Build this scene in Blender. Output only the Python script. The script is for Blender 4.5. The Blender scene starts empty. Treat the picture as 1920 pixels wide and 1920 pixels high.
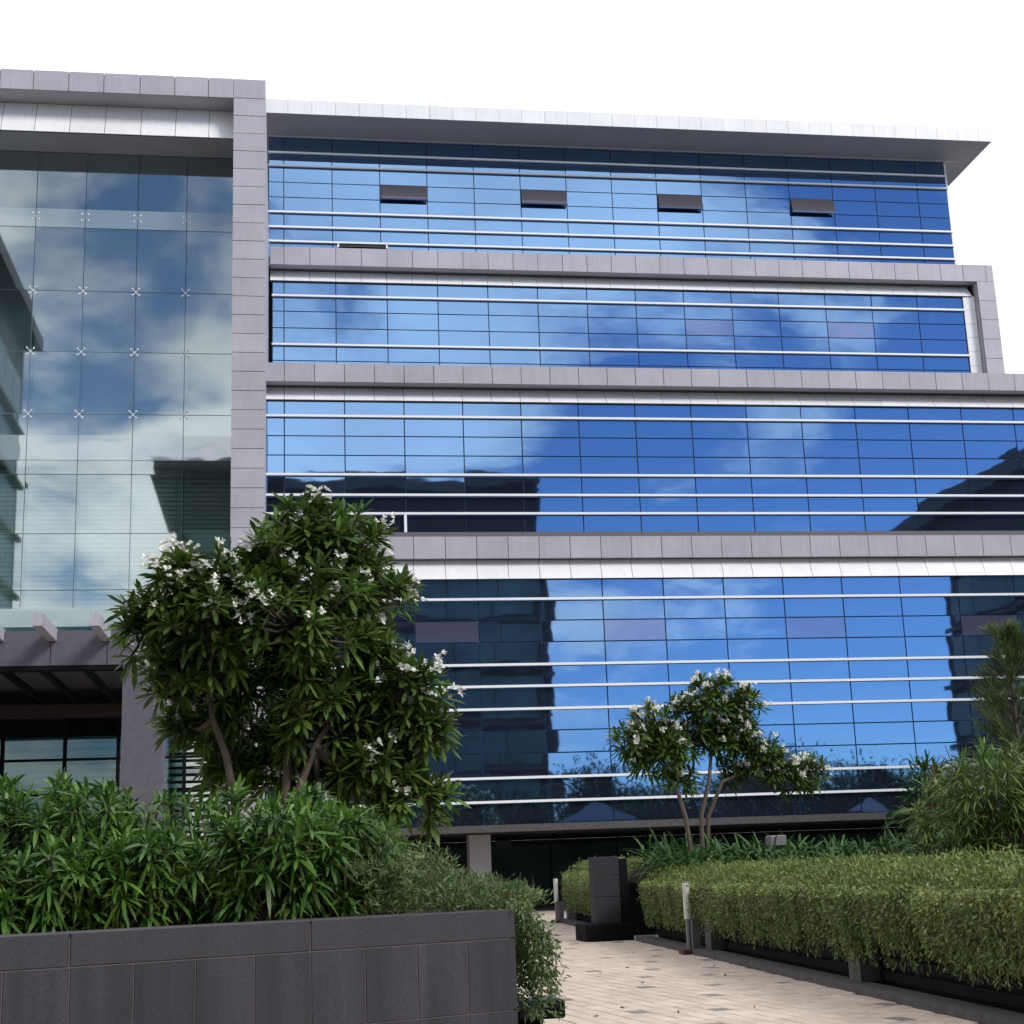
import bpy, math, random
import numpy as np
from mathutils import Matrix, Vector
rad = math.radians
random.seed(7); rng = np.random.default_rng(7)
sc = bpy.context.scene
COL = sc.collection

# ------------------------------------------------------------------ camera
F, EYE = 2787.14, 1.56
YAW, PIT, ROL = np.radians([9.0462, 13.4909, -2.1500])
cf = np.array([np.sin(YAW)*np.cos(PIT), np.cos(YAW)*np.cos(PIT), np.sin(PIT)])
cr = np.cross(cf, [0, 0, 1]); cr /= np.linalg.norm(cr); cu = np.cross(cr, cf)
_c, _s = np.cos(ROL), np.sin(ROL)
CR, CU = _c*cr+_s*cu, -_s*cr+_c*cu
CP = np.array([0, 0, EYE])
def ray(x, y): return cf+(x-960)/F*CR-(y-960)/F*CU
def onY(x, y, Y): d = ray(x, y); return CP+d*(Y/d[1])
def onZ(x, y, Z): d = ray(x, y); return CP+d*((Z-EYE)/d[2])
cam = bpy.data.cameras.new('camera'); co = bpy.data.objects.new('camera', cam); COL.objects.link(co)
cam.sensor_width = 36; cam.lens = F/1920*36; cam.clip_end = 3000; cam.clip_start = 0.1
mw = Matrix.Identity(4)
for i in range(3):
    mw[i][0], mw[i][1], mw[i][2], mw[i][3] = CR[i], CU[i], -cf[i], CP[i]
co.matrix_world = mw
sc.camera = co

# ------------------------------------------------------------------ sky, sun, exposure
SUN_EL, SUN_AZ = rad(35), math.atan2(0.7, -0.7)      # azimuth measured from +Y towards +X
world = bpy.data.worlds.new('World'); sc.world = world; world.use_nodes = True
nt = world.node_tree; nt.nodes.clear(); N = nt.nodes.new; LK = nt.links.new
def vmath(op, a, b=None):
    n = N('ShaderNodeMath'); n.operation = op
    for k, v in enumerate((a, b)):
        if v is None: continue
        if isinstance(v, (int, float)): n.inputs[k].default_value = v
        else: LK(v, n.inputs[k])
    return n.outputs[0]
def sstep(v, a, b, o0=0., o1=1.):
    n = N('ShaderNodeMapRange'); n.interpolation_type = 'SMOOTHSTEP'
    LK(v, n.inputs[0])
    for k, q in zip((1, 2, 3, 4), (a, b, o0, o1)): n.inputs[k].default_value = q
    return n.outputs[0]
sky = N('ShaderNodeTexSky'); sky.sky_type = 'NISHITA'; sky.sun_disc = False
sky.sun_elevation = SUN_EL; sky.sun_rotation = SUN_AZ; sky.air_density = 0.8; sky.dust_density = 0.1; sky.ozone_density = 3.5; sky.altitude = 800
tc = N('ShaderNodeTexCoord'); sp = N('ShaderNodeSeparateXYZ'); LK(tc.outputs['Generated'], sp.inputs[0])
zz = vmath('ADD', vmath('MAXIMUM', sp.outputs[2], 0.0), 0.32)
cb = N('ShaderNodeCombineXYZ'); LK(vmath('DIVIDE', sp.outputs[0], zz), cb.inputs[0]); LK(vmath('DIVIDE', sp.outputs[1], zz), cb.inputs[1])
cb.inputs[2].default_value = 24.6
nz = N('ShaderNodeTexNoise'); LK(cb.outputs[0], nz.inputs['Vector']); nz.inputs['Scale'].default_value = 2.6
nz.inputs['Detail'].default_value = 7; nz.inputs['Roughness'].default_value = 0.58; nz.inputs['Distortion'].default_value = 0.4
# thick bright cloud ahead of the camera, broken cloud behind it, more of it to the left (seen mirrored in the glass)
front = sstep(sp.outputs[1], -0.35, 0.35, 0.0, 0.6)
left = sstep(sp.outputs[0], 0.05, 0.45, 0.09, -0.11)
high = sstep(sp.outputs[2], 0.22, 0.42, 0.0, 0.07)
bank = vmath('MULTIPLY', high, sstep(sp.outputs[0], -0.1, 0.05, 0.0, 1.0))
cov = vmath('ADD', vmath('ADD', vmath('ADD', nz.outputs[0], front), left), bank)
mask = sstep(cov, 0.47, 0.63)
nz2 = N('ShaderNodeTexNoise'); LK(cb.outputs[0], nz2.inputs['Vector']); nz2.inputs['Scale'].default_value = 3.5; nz2.inputs['Detail'].default_value = 4
shade = sstep(nz2.outputs[0], 0.3, 0.7, 0.72, 1.0)
cc = N('ShaderNodeMix'); cc.data_type = 'RGBA'
LK(shade, cc.inputs[0]); cc.inputs[6].default_value = (0, 0, 0, 1); cc.inputs[7].default_value = (11.8, 11.9, 12.3, 1)
mx = N('ShaderNodeMix'); mx.data_type = 'RGBA'; LK(mask, mx.inputs[0]); LK(sky.outputs[0], mx.inputs[6]); LK(cc.outputs[2], mx.inputs[7])
bg = N('ShaderNodeBackground'); bg.inputs[1].default_value = 0.12; LK(mx.outputs[2], bg.inputs[0])
wo = N('ShaderNodeOutputWorld'); LK(bg.outputs[0], wo.inputs[0])
sl = bpy.data.lights.new('sun', 'SUN'); sl.energy = 2.2; sl.angle = rad(16); sl.color = (1.0, .96, .9)
so = bpy.data.objects.new('sun', sl); COL.objects.link(so)
sdir = Vector((math.sin(SUN_AZ)*math.cos(SUN_EL), math.cos(SUN_AZ)*math.cos(SUN_EL), math.sin(SUN_EL)))
so.rotation_euler = sdir.to_track_quat('Z', 'Y').to_euler(); so.location = (0, 0, 60)
sc.view_settings.view_transform = 'Standard'; sc.view_settings.look = 'None'
sc.view_settings.exposure = 0.3; sc.view_settings.gamma = 1.0; sc.view_settings.use_curve_mapping = False
sc.render.engine = 'CYCLES'
sc.cycles.max_bounces = 8; sc.cycles.transparent_max_bounces = 12; sc.cycles.use_denoising = True

# ------------------------------------------------------------------ materials
def mat(name, col, rough=.6, col2=None, scale=4., bump=0., bscale=None, metal=0., island=0., objvar=0., transl=0., spec=.5, dist=None, stretch=None, lo=.35, hi=.65, streak=0.):
    m = bpy.data.materials.new(name); m.use_nodes = True
    t = m.node_tree; b = t.nodes['Principled BSDF']; n = t.nodes.new; l = t.links.new
    b.inputs['Roughness'].default_value = rough; b.inputs['Metallic'].default_value = metal
    b.inputs['Specular IOR Level'].default_value = spec
    tcn = n('ShaderNodeTexCoord'); vec = tcn.outputs['Object']
    geo = n('ShaderNodeNewGeometry')
    vec = geo.outputs['Position']
    if stretch:
        mp = n('ShaderNodeMapping'); mp.inputs['Scale'].default_value = stretch; l(vec, mp.inputs[0]); vec = mp.outputs[0]
    out = None
    if col2 is not None:
        z = n('ShaderNodeTexNoise'); z.inputs['Scale'].default_value = scale; z.inputs['Detail'].default_value = 6; z.inputs['Roughness'].default_value = .65
        l(vec, z.inputs['Vector'])
        r = n('ShaderNodeMapRange'); l(z.outputs[0], r.inputs[0]); r.inputs[1].default_value = lo; r.inputs[2].default_value = hi
        x = n('ShaderNodeMix'); x.data_type = 'RGBA'; l(r.outputs[0], x.inputs[0])
        x.inputs[6].default_value = (*col, 1); x.inputs[7].default_value = (*col2, 1); out = x.outputs[2]
    def hsv(src, rnd, amt):
        h = n('ShaderNodeHueSaturation')
        if src is None: h.inputs['Color'].default_value = (*col, 1)
        else: l(src, h.inputs['Color'])
        r = n('ShaderNodeMapRange'); l(rnd, r.inputs[0]); r.inputs[3].default_value = 1-amt; r.inputs[4].default_value = 1+amt
        l(r.outputs[0], h.inputs['Value']); return h.outputs[0]
    if streak:
        mp2 = n('ShaderNodeMapping'); mp2.inputs['Scale'].default_value = (9, 9, .9); l(geo.outputs['Position'], mp2.inputs[0])
        z = n('ShaderNodeTexNoise'); z.inputs['Scale'].default_value = 1.; z.inputs['Detail'].default_value = 5; l(mp2.outputs[0], z.inputs['Vector'])
        r = n('ShaderNodeMapRange'); l(z.outputs[0], r.inputs[0]); r.inputs[1].default_value = .3; r.inputs[2].default_value = .7; r.inputs[3].default_value = 1-streak; r.inputs[4].default_value = 1+streak
        h = n('ShaderNodeHueSaturation'); l(r.outputs[0], h.inputs['Value'])
        if out is None: h.inputs['Color'].default_value = (*col, 1)
        else: l(out, h.inputs['Color'])
        out = h.outputs[0]
    if island: out = hsv(out, geo.outputs['Random Per Island'], island)
    if objvar:
        oi = n('ShaderNodeObjectInfo'); out = hsv(out, oi.outputs['Random'], objvar)
    if out is None: b.inputs['Base Color'].default_value = (*col, 1)
    else: l(out, b.inputs['Base Color'])
    if bump:
        z = n('ShaderNodeTexNoise'); z.inputs['Scale'].default_value = bscale or scale*4; z.inputs['Detail'].default_value = 4; l(vec, z.inputs['Vector'])
        bp = n('ShaderNodeBump'); bp.inputs['Strength'].default_value = bump; bp.inputs['Distance'].default_value = dist or .02
        l(z.outputs[0], bp.inputs['Height']); l(bp.outputs[0], b.inputs['Normal'])
    if transl:
        tr = n('ShaderNodeBsdfTranslucent')
        if out is not None: l(out, tr.inputs[0])
        else: tr.inputs[0].default_value = (*col, 1)
        ms = n('ShaderNodeMixShader'); ms.inputs[0].default_value = transl
        l(b.outputs[0], ms.inputs[1]); l(tr.outputs[0], ms.inputs[2]); l(ms.outputs[0], t.nodes['Material Output'].inputs[0])
    return m

M = {}
M['clad'] = mat('grey_cladding', (.36, .345, .39), .42, (.42, .40, .445), .5, objvar=.05, streak=.05)
M['cladcore'] = mat('cladding_joint', (.12, .115, .125), .7)
M['white'] = mat('white_cladding', (.80, .79, .80), .4, (.74, .73, .74), .6, objvar=.03, streak=.04)
M['soffit'] = mat('soffit_panel', (.40, .39, .42), .5, (.35, .34, .37), .4)
M['fin'] = mat('white_aluminium', (.82, .83, .86), .35)
M['frame'] = mat('dark_mullion', (.02, .055, .15), .4)  # blue reflected in the gaps between panes is painted into this base colour
M['granite'] = mat('dark_granite', (.019, .0165, .022), .6, (.046, .041, .05), 140., bump=.07, bscale=200, objvar=.2, streak=.45, lo=.4, hi=.7)
M['granite_cap'] = mat('granite_coping', (.024, .021, .026), .6, (.056, .05, .058), 150., bump=.08, bscale=200, objvar=.08, streak=.12, lo=.42, hi=.72)
M['granite_dk'] = mat('black_granite', (.018, .017, .022), .6, (.03, .028, .035), 60, objvar=.1, spec=.3)
M['grout'] = mat('granite_joint', (.15, .13, .125), .9)
M['kerb'] = mat('kerb_stone', (.06, .056, .06), .75, (.095, .088, .09), 8, bump=.2, spec=.3)
M['black'] = mat('black_paint', (.006, .006, .008), .8, spec=.12)
M['paver'] = mat('sand_paver', (.48, .385, .31), .8, (.56, .465, .39), 1.2, bump=.25, bscale=60, island=.1, objvar=.1)
M['paver_dark'] = mat('dark_paver', (.17, .14, .125), .8, (.23, .20, .18), 5, island=.15, objvar=.1)
M['sand'] = mat('joint_sand', (.26, .21, .17), .95, (.33, .27, .22), 3)
M['paved'] = mat('grey_concrete', (.19, .185, .18), .9, (.25, .245, .235), .6, bump=.2, bscale=8)
M['soil'] = mat('ground_soil', (.07, .055, .04), .95, (.11, .095, .07), 1.5, bump=.4, bscale=12)
M['bark'] = mat('frangipani_bark', (.08, .06, .045), .85, (.13, .10, .08), 14, bump=.5, bscale=30)
M['bark2'] = mat('brown_bark', (.06, .045, .03), .9, (.1, .08, .06), 14)
M['leaf_f'] = mat('frangipani_leaf', (.045, .095, .02), .5, (.11, .19, .032), 3., island=.45, transl=.3, spec=.3, lo=.3, hi=.7)
M['leaf_d'] = mat('dark_tree_leaf', (.015, .03, .012), .6, (.03, .05, .018), 1., island=.4, spec=.2)
M['leaf_s'] = mat('shrub_leaf', (.04, .11, .02), .42, (.115, .215, .03), 5., island=.45, transl=.3, spec=.4, lo=.35, hi=.7)
M['leaf_h'] = mat('hedge_leaf', (.11, .175, .045), .6, (.23, .29, .08), 1.6, island=.45, transl=.25)
M['leaf_hd'] = mat('dry_vine', (.12, .085, .06), .85, (.17, .13, .08), 3., island=.4, transl=.15)
M['leaf_l'] = mat('lily_leaf', (.03, .08, .018), .55, (.06, .13, .03), 2., island=.4, transl=.2, spec=.25)
M['leaf_y'] = mat('spiky_leaf', (.075, .15, .03), .5, (.15, .235, .05), 3., island=.4, transl=.25)
M['leaf_c'] = mat('feathery_leaf', (.06, .105, .035), .6, (.10, .15, .05), 3., island=.4, transl=.2)
M['leaf_b'] = mat('bronze_leaf', (.14, .075, .025), .6, (.10, .085, .03), 3., island=.4, transl=.2)
M['fern'] = mat('fern_leaf', (.075, .14, .04), .6, (.15, .22, .075), 5., island=.4, transl=.25)
M['fern_r'] = mat('rusty_fern', (.22, .09, .03), .6, (.13, .11, .04), 5., island=.4, transl=.25)
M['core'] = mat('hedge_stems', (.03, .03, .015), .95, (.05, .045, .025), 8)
M['petal'] = mat('white_petal', (.82, .82, .76), .55, transl=.25)
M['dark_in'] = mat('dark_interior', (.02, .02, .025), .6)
M['col_grey'] = mat('grey_stone_column', (.085, .08, .105), .6, (.11, .10, .13), 6)
M['col_lt'] = mat('pale_stone_column', (.42, .40, .42), .6, (.46, .44, .45), 3)
M['red'] = mat('red_strip', (.03, .012, .013), .6)
M['blind'] = mat('blind_slat', (.66, .72, .70), .6)
M['inner'] = mat('inner_wall', (.42, .43, .52), .7)
M['slab'] = mat('white_slab', (.7, .74, .74), .6)
M['rubber'] = mat('black_rubber', (.02, .018, .02), .7)
M['sleeve'] = mat('reflective_sleeve', (.62, .62, .58), .5, (.5, .5, .47), 20)
M['rust'] = mat('bollard_base', (.07, .03, .025), .7)
M['postgrey'] = mat('grey_post', (.16, .15, .17), .5)
M['parasol'] = mat('blue_canvas', (.035, .06, .10), .9)
M['parasol2'] = mat('pale_canvas', (.16, .17, .21), .9)
M['opp_wall'] = mat('opposite_dark_stone', (.022, .022, .03), .8, spec=.2)
M['opp_glass'] = mat('opposite_dark_glass', (.02, .055, .065), .3, (.05, .13, .13), .35, spec=.4)
M['opp_slab'] = mat('opposite_slab', (.05, .05, .055), .7, spec=.2)
def glass(name, tint, dark, fac, rough=.02, bump=.025, bsc=.5):
    m = bpy.data.materials.new(name); m.use_nodes = True; t = m.node_tree; n = t.nodes.new; l = t.links.new
    t.nodes.remove(t.nodes['Principled BSDF'])
    g = n('ShaderNodeBsdfGlossy'); g.inputs['Roughness'].default_value = rough; g.inputs['Color'].default_value = (*tint, 1)
    d = n('ShaderNodeBsdfDiffuse'); d.inputs[0].default_value = (*dark, 1)
    ms = n('ShaderNodeMixShader'); ms.inputs[0].default_value = fac
    z = n('ShaderNodeTexNoise'); z.inputs['Scale'].default_value = bsc; z.inputs['Detail'].default_value = 1.5
    geo = n('ShaderNodeNewGeometry'); mp = n('ShaderNodeMapping'); mp.inputs['Scale'].default_value = (1, 1, 2.2); l(geo.outputs['Position'], mp.inputs[0]); l(mp.outputs[0], z.inputs['Vector'])
    bp = n('ShaderNodeBump'); bp.inputs['Strength'].default_value = bump; bp.inputs['Distance'].default_value = .1; l(z.outputs[0], bp.inputs['Height']); l(bp.outputs[0], g.inputs['Normal'])
    l(d.outputs[0], ms.inputs[1]); l(g.outputs[0], ms.inputs[2]); l(ms.outputs[0], t.nodes['Material Output'].inputs[0])
    return m
def clear_glass(name, tint, refl, fac):
    m = bpy.data.materials.new(name); m.use_nodes = True; t = m.node_tree; n = t.nodes.new; l = t.links.new
    t.nodes.remove(t.nodes['Principled BSDF'])
    g = n('ShaderNodeBsdfGlossy'); g.inputs['Roughness'].default_value = .02; g.inputs['Color'].default_value = (*refl, 1)
    d = n('ShaderNodeBsdfTransparent'); d.inputs[0].default_value = (*tint, 1)
    ms = n('ShaderNodeMixShader'); ms.inputs[0].default_value = fac
    l(d.outputs[0], ms.inputs[1]); l(g.outputs[0], ms.inputs[2]); l(ms.outputs[0], t.nodes['Material Output'].inputs[0])
    return m
M['glass'] = glass('blue_reflective_glass', (.19, .34, .575), (.05, .07, .12), .84)  # diffuse colour is lightened to paint in a veil of hazy glare
M['glass_vent'] = glass('open_vent_glass', (.3, .3, .35), (.10, .095, .115), .15)
M['glass_frost'] = glass('greyed_glass', (.24, .34, .58), (.13, .13, .21), .62, rough=.05)
M['tglass'] = clear_glass('tower_clear_glass', (.84, .92, .90), (.63, .68, .69), .37)
M['strip'] = glass('pale_spandrel_glass', (.66, .72, .74), (.27, .33, .34), .33)
M['dglass'] = clear_glass('door_glass', (.5, .64, .64), (.5, .6, .6), .13)
M['cglass'] = clear_glass('canopy_glass', (.45, .6, .58), (.7, .78, .78), .35)

# ------------------------------------------------------------------ object helpers
WL = {}
def link(o, parent=None, world=(0, 0, 0)):
    COL.objects.link(o); w = Vector(world)
    if parent is not None:
        o.parent = parent; o.location = w-WL[parent.name]
    else: o.location = w
    WL[o.name] = w
    return o
def tag(o, label, cat, group=None, kind=None):
    if label: o['label'] = label
    if cat: o['category'] = cat
    if group: o['group'] = group
    if kind: o['kind'] = kind
    return o
def thing(name, loc, label, cat, group=None, rz=0.):
    o = bpy.data.objects.new(name, None); o.empty_display_size = .3
    link(o, None, loc); o.rotation_euler[2] = rz
    if rz: WL[o.name] = Vector((0, 0, 0))      # children of a turned thing are given in its own coordinates
    return tag(o, label, cat, group)
BC = {}
def boxmesh(dx, dy, dz, m, bev=0.):
    key = (round(dx, 3), round(dy, 3), round(dz, 3), m.name, bev)
    if key in BC: return BC[key]
    x, y, z = dx/2, dy/2, dz/2
    if not bev:
        v = [(-x, -y, -z), (x, -y, -z), (x, y, -z), (-x, y, -z), (-x, -y, z), (x, -y, z), (x, y, z), (-x, y, z)]
        f = [(0, 3, 2, 1), (4, 5, 6, 7), (0, 1, 5, 4), (1, 2, 6, 5), (2, 3, 7, 6), (3, 0, 4, 7)]
        me = bpy.data.meshes.new('block'); me.from_pydata(v, [], f)
    else:
        import bmesh
        bm = bmesh.new(); bmesh.ops.create_cube(bm, size=1)
        for q in bm.verts: q.co = Vector((q.co.x*dx, q.co.y*dy, q.co.z*dz))
        bmesh.ops.bevel(bm, geom=bm.edges[:], offset=bev, segments=1, affect='EDGES')
        me = bpy.data.meshes.new('block'); bm.to_mesh(me); bm.free()
    me.materials.append(m); BC[key] = me
    return me
def box(name, x0, x1, y0, y1, z0, z1, m, parent=None, bev=0.):
    me = boxmesh(x1-x0, y1-y0, z1-z0, m, bev)
    return link(bpy.data.objects.new(name, me), parent, ((x0+x1)/2, (y0+y1)/2, (z0+z1)/2))
def meshobj(name, V, Fc, m, parent=None, origin=(0, 0, 0), mats=None, idx=None, smooth=False):
    me = bpy.data.meshes.new(name)
    V = np.asarray(V, float)-np.asarray(origin, float)
    if isinstance(Fc, tuple):                                        # (loops, starts, totals) arrays
        lp, st, to = Fc
        me.vertices.add(len(V)); me.vertices.foreach_set('co', V.astype(np.float32).ravel())
        me.loops.add(len(lp)); me.loops.foreach_set('vertex_index', lp.astype(np.int32))
        me.polygons.add(len(st)); me.polygons.foreach_set('loop_start', st.astype(np.int32)); me.polygons.foreach_set('loop_total', to.astype(np.int32))
        if idx is not None: me.polygons.foreach_set('material_index', np.asarray(idx, np.int32))
        me.update(calc_edges=True)
    else:
        me.from_pydata([tuple(v) for v in V], [], Fc)
        if idx is not None: me.polygons.foreach_set('material_index', np.asarray(idx, np.int32))
    for q in (mats or [m]): me.materials.append(q)
    if smooth: me.polygons.foreach_set('use_smooth', np.ones(len(me.polygons), bool))
    return link(bpy.data.objects.new(name, me), parent, origin)
def slope_panel(name, x0, x1, yt, yb, z0, z1, m, parent, th=.05):
    key = ('s', round(x1-x0, 3), round(yt-yb, 3), round(z1-z0, 3), m.name)
    if key not in BC:
        w, d, h = (x1-x0)/2, yt-yb, z1-z0
        v = [(-w, 0, 0), (w, 0, 0), (w, d, h), (-w, d, h), (-w, th, 0), (w, th, 0), (w, d+th, h), (-w, d+th, h)]
        me = bpy.data.meshes.new('panel'); me.from_pydata(v, [], [(0, 1, 2, 3), (5, 4, 7, 6), (1, 0, 4, 5), (3, 2, 6, 7), (0, 3, 7, 4), (2, 1, 5, 6)]); me.materials.append(m); BC[key] = me
    return link(bpy.data.objects.new(name, BC[key]), parent, ((x0+x1)/2, yb, z0))
def unit(a): return a/np.maximum(np.linalg.norm(a, axis=-1, keepdims=True), 1e-9)
PROF = {'strap': (.55, 1., .8), 'obov': (.35, .85, 1.), 'ov': (.7, 1., .7)}
def leaves(P, D, L, W, droop, prof='strap', roll=.35):
    """bent leaf blades: two quads and a tip each; P base, D direction, L length, W width"""
    P = np.asarray(P, float); n = len(P); D = unit(np.asarray(D, float)); L = np.broadcast_to(L, n)[:, None]; W = np.broadcast_to(W, n)[:, None]/2
    dr = np.broadcast_to(droop, n)[:, None]
    S = np.cross(D, np.array([0, 0, 1.])); bad = np.linalg.norm(S, axis=1) < .05; S[bad] = (1, 0, 0); S = unit(S)
    a = rng.normal(0, roll, n)[:, None]; Nn = np.cross(S, D); S = S*np.cos(a)+Nn*np.sin(a)
    dn = np.array([0, 0, -1.])
    def at(t): return P+D*L*t+dn*L*dr*t*t
    p = PROF[prof]; rows = []
    for t, k in ((0., .25), (.38, p[1]), (.75, p[2])):
        c = at(t); rows += [c-S*W*k, c+S*W*k]
    rows.append(at(1.))
    V = np.stack(rows, 1).reshape(-1, 3)
    b = np.arange(n)[:, None]*7
    lp = (b+np.array([[0, 1, 3, 2, 2, 3, 5, 4, 4, 5, 6]])).ravel()
    st = (np.arange(n)[:, None]*11+np.array([[0, 4, 8]])).ravel(); to = np.tile([4, 4, 3], n)
    return V, (lp, st, to)
def bits(P, D, L, W):
    """small two-triangle leaves"""
    n = len(P); D = unit(D); S = unit(np.cross(D, rng.normal(size=(n, 3)))); L = np.broadcast_to(L, n)[:, None]; W = np.broadcast_to(W, n)[:, None]/2
    m_ = P+D*L*.5
    V = np.stack([P, m_+S*W, P+D*L, m_-S*W], 1).reshape(-1, 3)
    b = np.arange(n)[:, None]*4
    return V, ((b+np.array([[0, 1, 2, 3]])).ravel(), np.arange(n)*4, np.full(n, 4))
def cat(*parts):
    Vs, lps, sts, tos, idx = [], [], [], [], []; nv = nl = 0
    for k, (V, (lp, st, to)) in enumerate(parts):
        Vs.append(V); lps.append(lp+nv); sts.append(st+nl); tos.append(to); idx.append(np.full(len(st), k)); nv += len(V); nl += len(lp)
    return np.concatenate(Vs), (np.concatenate(lps), np.concatenate(sts), np.concatenate(tos)), np.concatenate(idx)
def tube(paths, sides=6):
    V, Fa = [], []
    for pts, rs in paths:
        pts = np.asarray(pts, float); b0 = len(V); n = len(pts)
        for i in range(n):
            d = unit(pts[min(i+1, n-1)]-pts[max(i-1, 0)]); a = np.cross(d, [0.3, 1, .1]); a = unit(a); b = np.cross(d, a)
            for k in range(sides):
                q = 2*math.pi*k/sides; V.append(pts[i]+rs[i]*(a*math.cos(q)+b*math.sin(q)))
        for i in range(n-1):
            for k in range(sides):
                k2 = (k+1) % sides; o = b0+i*sides
                Fa.append((o+k, o+k2, o+sides+k2, o+sides+k))
        Fa.append(tuple(b0+k for k in range(sides))[::-1]); Fa.append(tuple(b0+(n-1)*sides+k for k in range(sides)))
    return np.array(V), Fa

# ------------------------------------------------------------------ ground, path, kerb
g = meshobj('ground', [(-600, -600, 0), (600, -600, 0), (600, 900, 0), (-600, 900, 0)], [(0, 1, 2, 3)], M['paved']); tag(g, None, None, kind='structure')
K0, K1 = np.array([6.02, 8.]), np.array([7.9, 46.])            # kerb line beside the path (ground x, y)
def kx(y): return K0[0]+(K1[0]-K0[0])*(y-K0[1])/(K1[1]-K0[1])
pth = meshobj('path', [(-9, 7, .004), (kx(7), 7, .004), (kx(46), 46, .004), (13, 47, .004), (13, 66, .004), (-9, 66, .004)], [(0, 1, 2, 3, 4, 5)], M['sand']); tag(pth, None, None, kind='structure')
ang = rad(7.); ca, sa = math.cos(ang), math.sin(ang); pw, pl, jt = .205, .30, .011
cells = []
for i in range(-40, 110):
    for j in range(20, 235):
        u = i*pw; v = j*pl+(i % 2)*pl/2
        x, y = u*ca-v*sa+2, u*sa+v*ca
        if y < 8.2 or y > 65.5 or x < .6 or x > kx(min(y, 46))+(6 if y > 47 else 0)+.06: continue
        if x < 2.0 and y < 13: continue
        cells.append((y, x, i, j))
cells.sort()
vis = [c for c in cells if c[1] > 2.45 and c[0] > 12.6]
first = set(vis[:300])
rest_V = []; rest_i = []; rest_n = 0
hx, hy = (pw-jt)/2, (pl-jt)/2
def pv(h):   # chamfered paver top and sides
    c = .008
    v = [(-hx, -hy, 0), (hx, -hy, 0), (hx, hy, 0), (-hx, hy, 0), (-hx, -hy, h-c), (hx, -hy, h-c), (hx, hy, h-c), (-hx, hy, h-c), (-hx+c, -hy+c, h), (hx-c, -hy+c, h), (hx-c, hy-c, h), (-hx+c, hy-c, h)]
    f = [(8, 9, 10, 11)]+[(a, (a+1) % 4, (a+1) % 4+4, a+4) for a in range(4)]+[(a+4, (a+1) % 4+4, (a+1) % 4+8, a+8) for a in range(4)]
    return v, f
PV, PF = pv(.03)
pm = []
for mm in ('paver', 'paver_dark'):
    me = bpy.data.meshes.new('paver'); me.from_pydata(PV, [], PF); me.materials.append(M[mm]); pm.append(me)
allV, allF, allI = [], [], []
for c in cells:
    y, x, i, j = c
    dark = (i*7+j*5) % 23 == 0 and random.random() < .8
    rz = ang+random.gauss(0, .006); dz = random.gauss(0, .0018); z0 = .006+dz
    if c in first:
        o = link(bpy.data.objects.new('paver', pm[1 if dark else 0]), pth, (x, y, z0)); o.rotation_euler = (random.gauss(0, .004), random.gauss(0, .004), rz)
    else:
        b = len(allV); cz, sz = math.cos(rz), math.sin(rz)
        allV += [(x+p[0]*cz-p[1]*sz, y+p[0]*sz+p[1]*cz, z0+p[2]) for p in PV]
        allF += [tuple(b+k for k in f) for f in PF]; allI += [1 if dark else 0]*len(PF)
o = meshobj('paver_field', allV, allF, None, pth, mats=[M['paver'], M['paver_dark']], idx=allI); o['kind'] = 'stuff'
lp_ = np.array([(random.uniform(2.6, kx(y)), y, .042) for y in np.random.default_rng(3).uniform(13, 45, 45)]); ld_ = rng.normal(0, 1, lp_.shape); ld_[:, 2] = rng.uniform(0, .15, 45)
litter = (lp_, ld_)

V, Fc = bits(litter[0], litter[1], .07, .03); o = meshobj('fallen_leaves', V, Fc, M['leaf_hd'], origin=(4, 20, 0)); tag(o, 'small dry fallen leaves scattered on the sand-coloured path', 'leaves', kind='stuff')
# ------------------------------------------------------------------ main office building
MOD = 2.2783; XG = 11.48
D1, D2, D3, D4 = 52., 54.7, 62.4, 65.8
XR = 44.0; XL = -.62
OB = thing('office_building', (16, D1, 0), 'blue mirrored glass office block with stepped floors and grey bands', 'building')
def zt(y, Y): return float(onY(1200, y, Y)[2])
panes = []          # (px area, x0, x1, z0, z1, Y, kind)
def curtain(Y, rows, fins, xl, xr, tilt_cols=(), frost_cols=(), vrow=None, name='curtain_wall', back=1.2, finx=None):
    zs = [zt(r, Y) for r in rows]
    cw = box(name, xl, xr, Y+.03, Y+back, zs[-1], zs[0], M['frame'], OB)
    k0 = math.floor((xl-XG)/MOD); xs = [xl]+[XG+k*MOD for k in range(k0, 60) if xl+.3 < XG+k*MOD < xr-.25]+[xr]
    for a, b in zip(xs[:-1], xs[1:]):
        cpx = (a+b)/2/Y
        for r, (zb, zt_) in enumerate(zip(zs[1:], zs[:-1])):
            kind = 0
            if vrow is not None and r == vrow:
                for q in tilt_cols:
                    if abs((a+b)/2-q) < MOD*.5: kind = 1
                for q in frost_cols:
                    if abs((a+b)/2-q) < MOD*.5: kind = 2
            panes.append([(b-a)*(zt_-zb)/Y**2*(1 if (a+b)/2 < 26 else .05), a, b, zb, zt_, Y, kind, cw])
    for fpy in fins:
        z = zt(fpy, Y)
        box('sun_fin', xl-.02, (finx or xr)+.04, Y-.16, Y-.055, z-.043, z+.043, M['fin'], OB)
    return zs, xs
def colx(px, py, Y): return float(onY(px, py, Y)[0])
r1 = [1084, 1122, 1161, 1201, 1243, 1283, 1325, 1365, 1407, 1452, 1496, 1538]
curtain(D1, r1, [1122, 1243, 1283, 1325, 1452, 1496], XL, XR, frost_cols=[colx(838, 1186, D1), colx(1190, 1182, D1), colx(1527, 1178, D1), colx(1855, 1175, D1)], vrow=2)
r2 = [757, 787, 822, 857, 893, 930, 964, 1003]
curtain(D2, r2, [787, 893, 930, 964], XL, XR)
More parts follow.
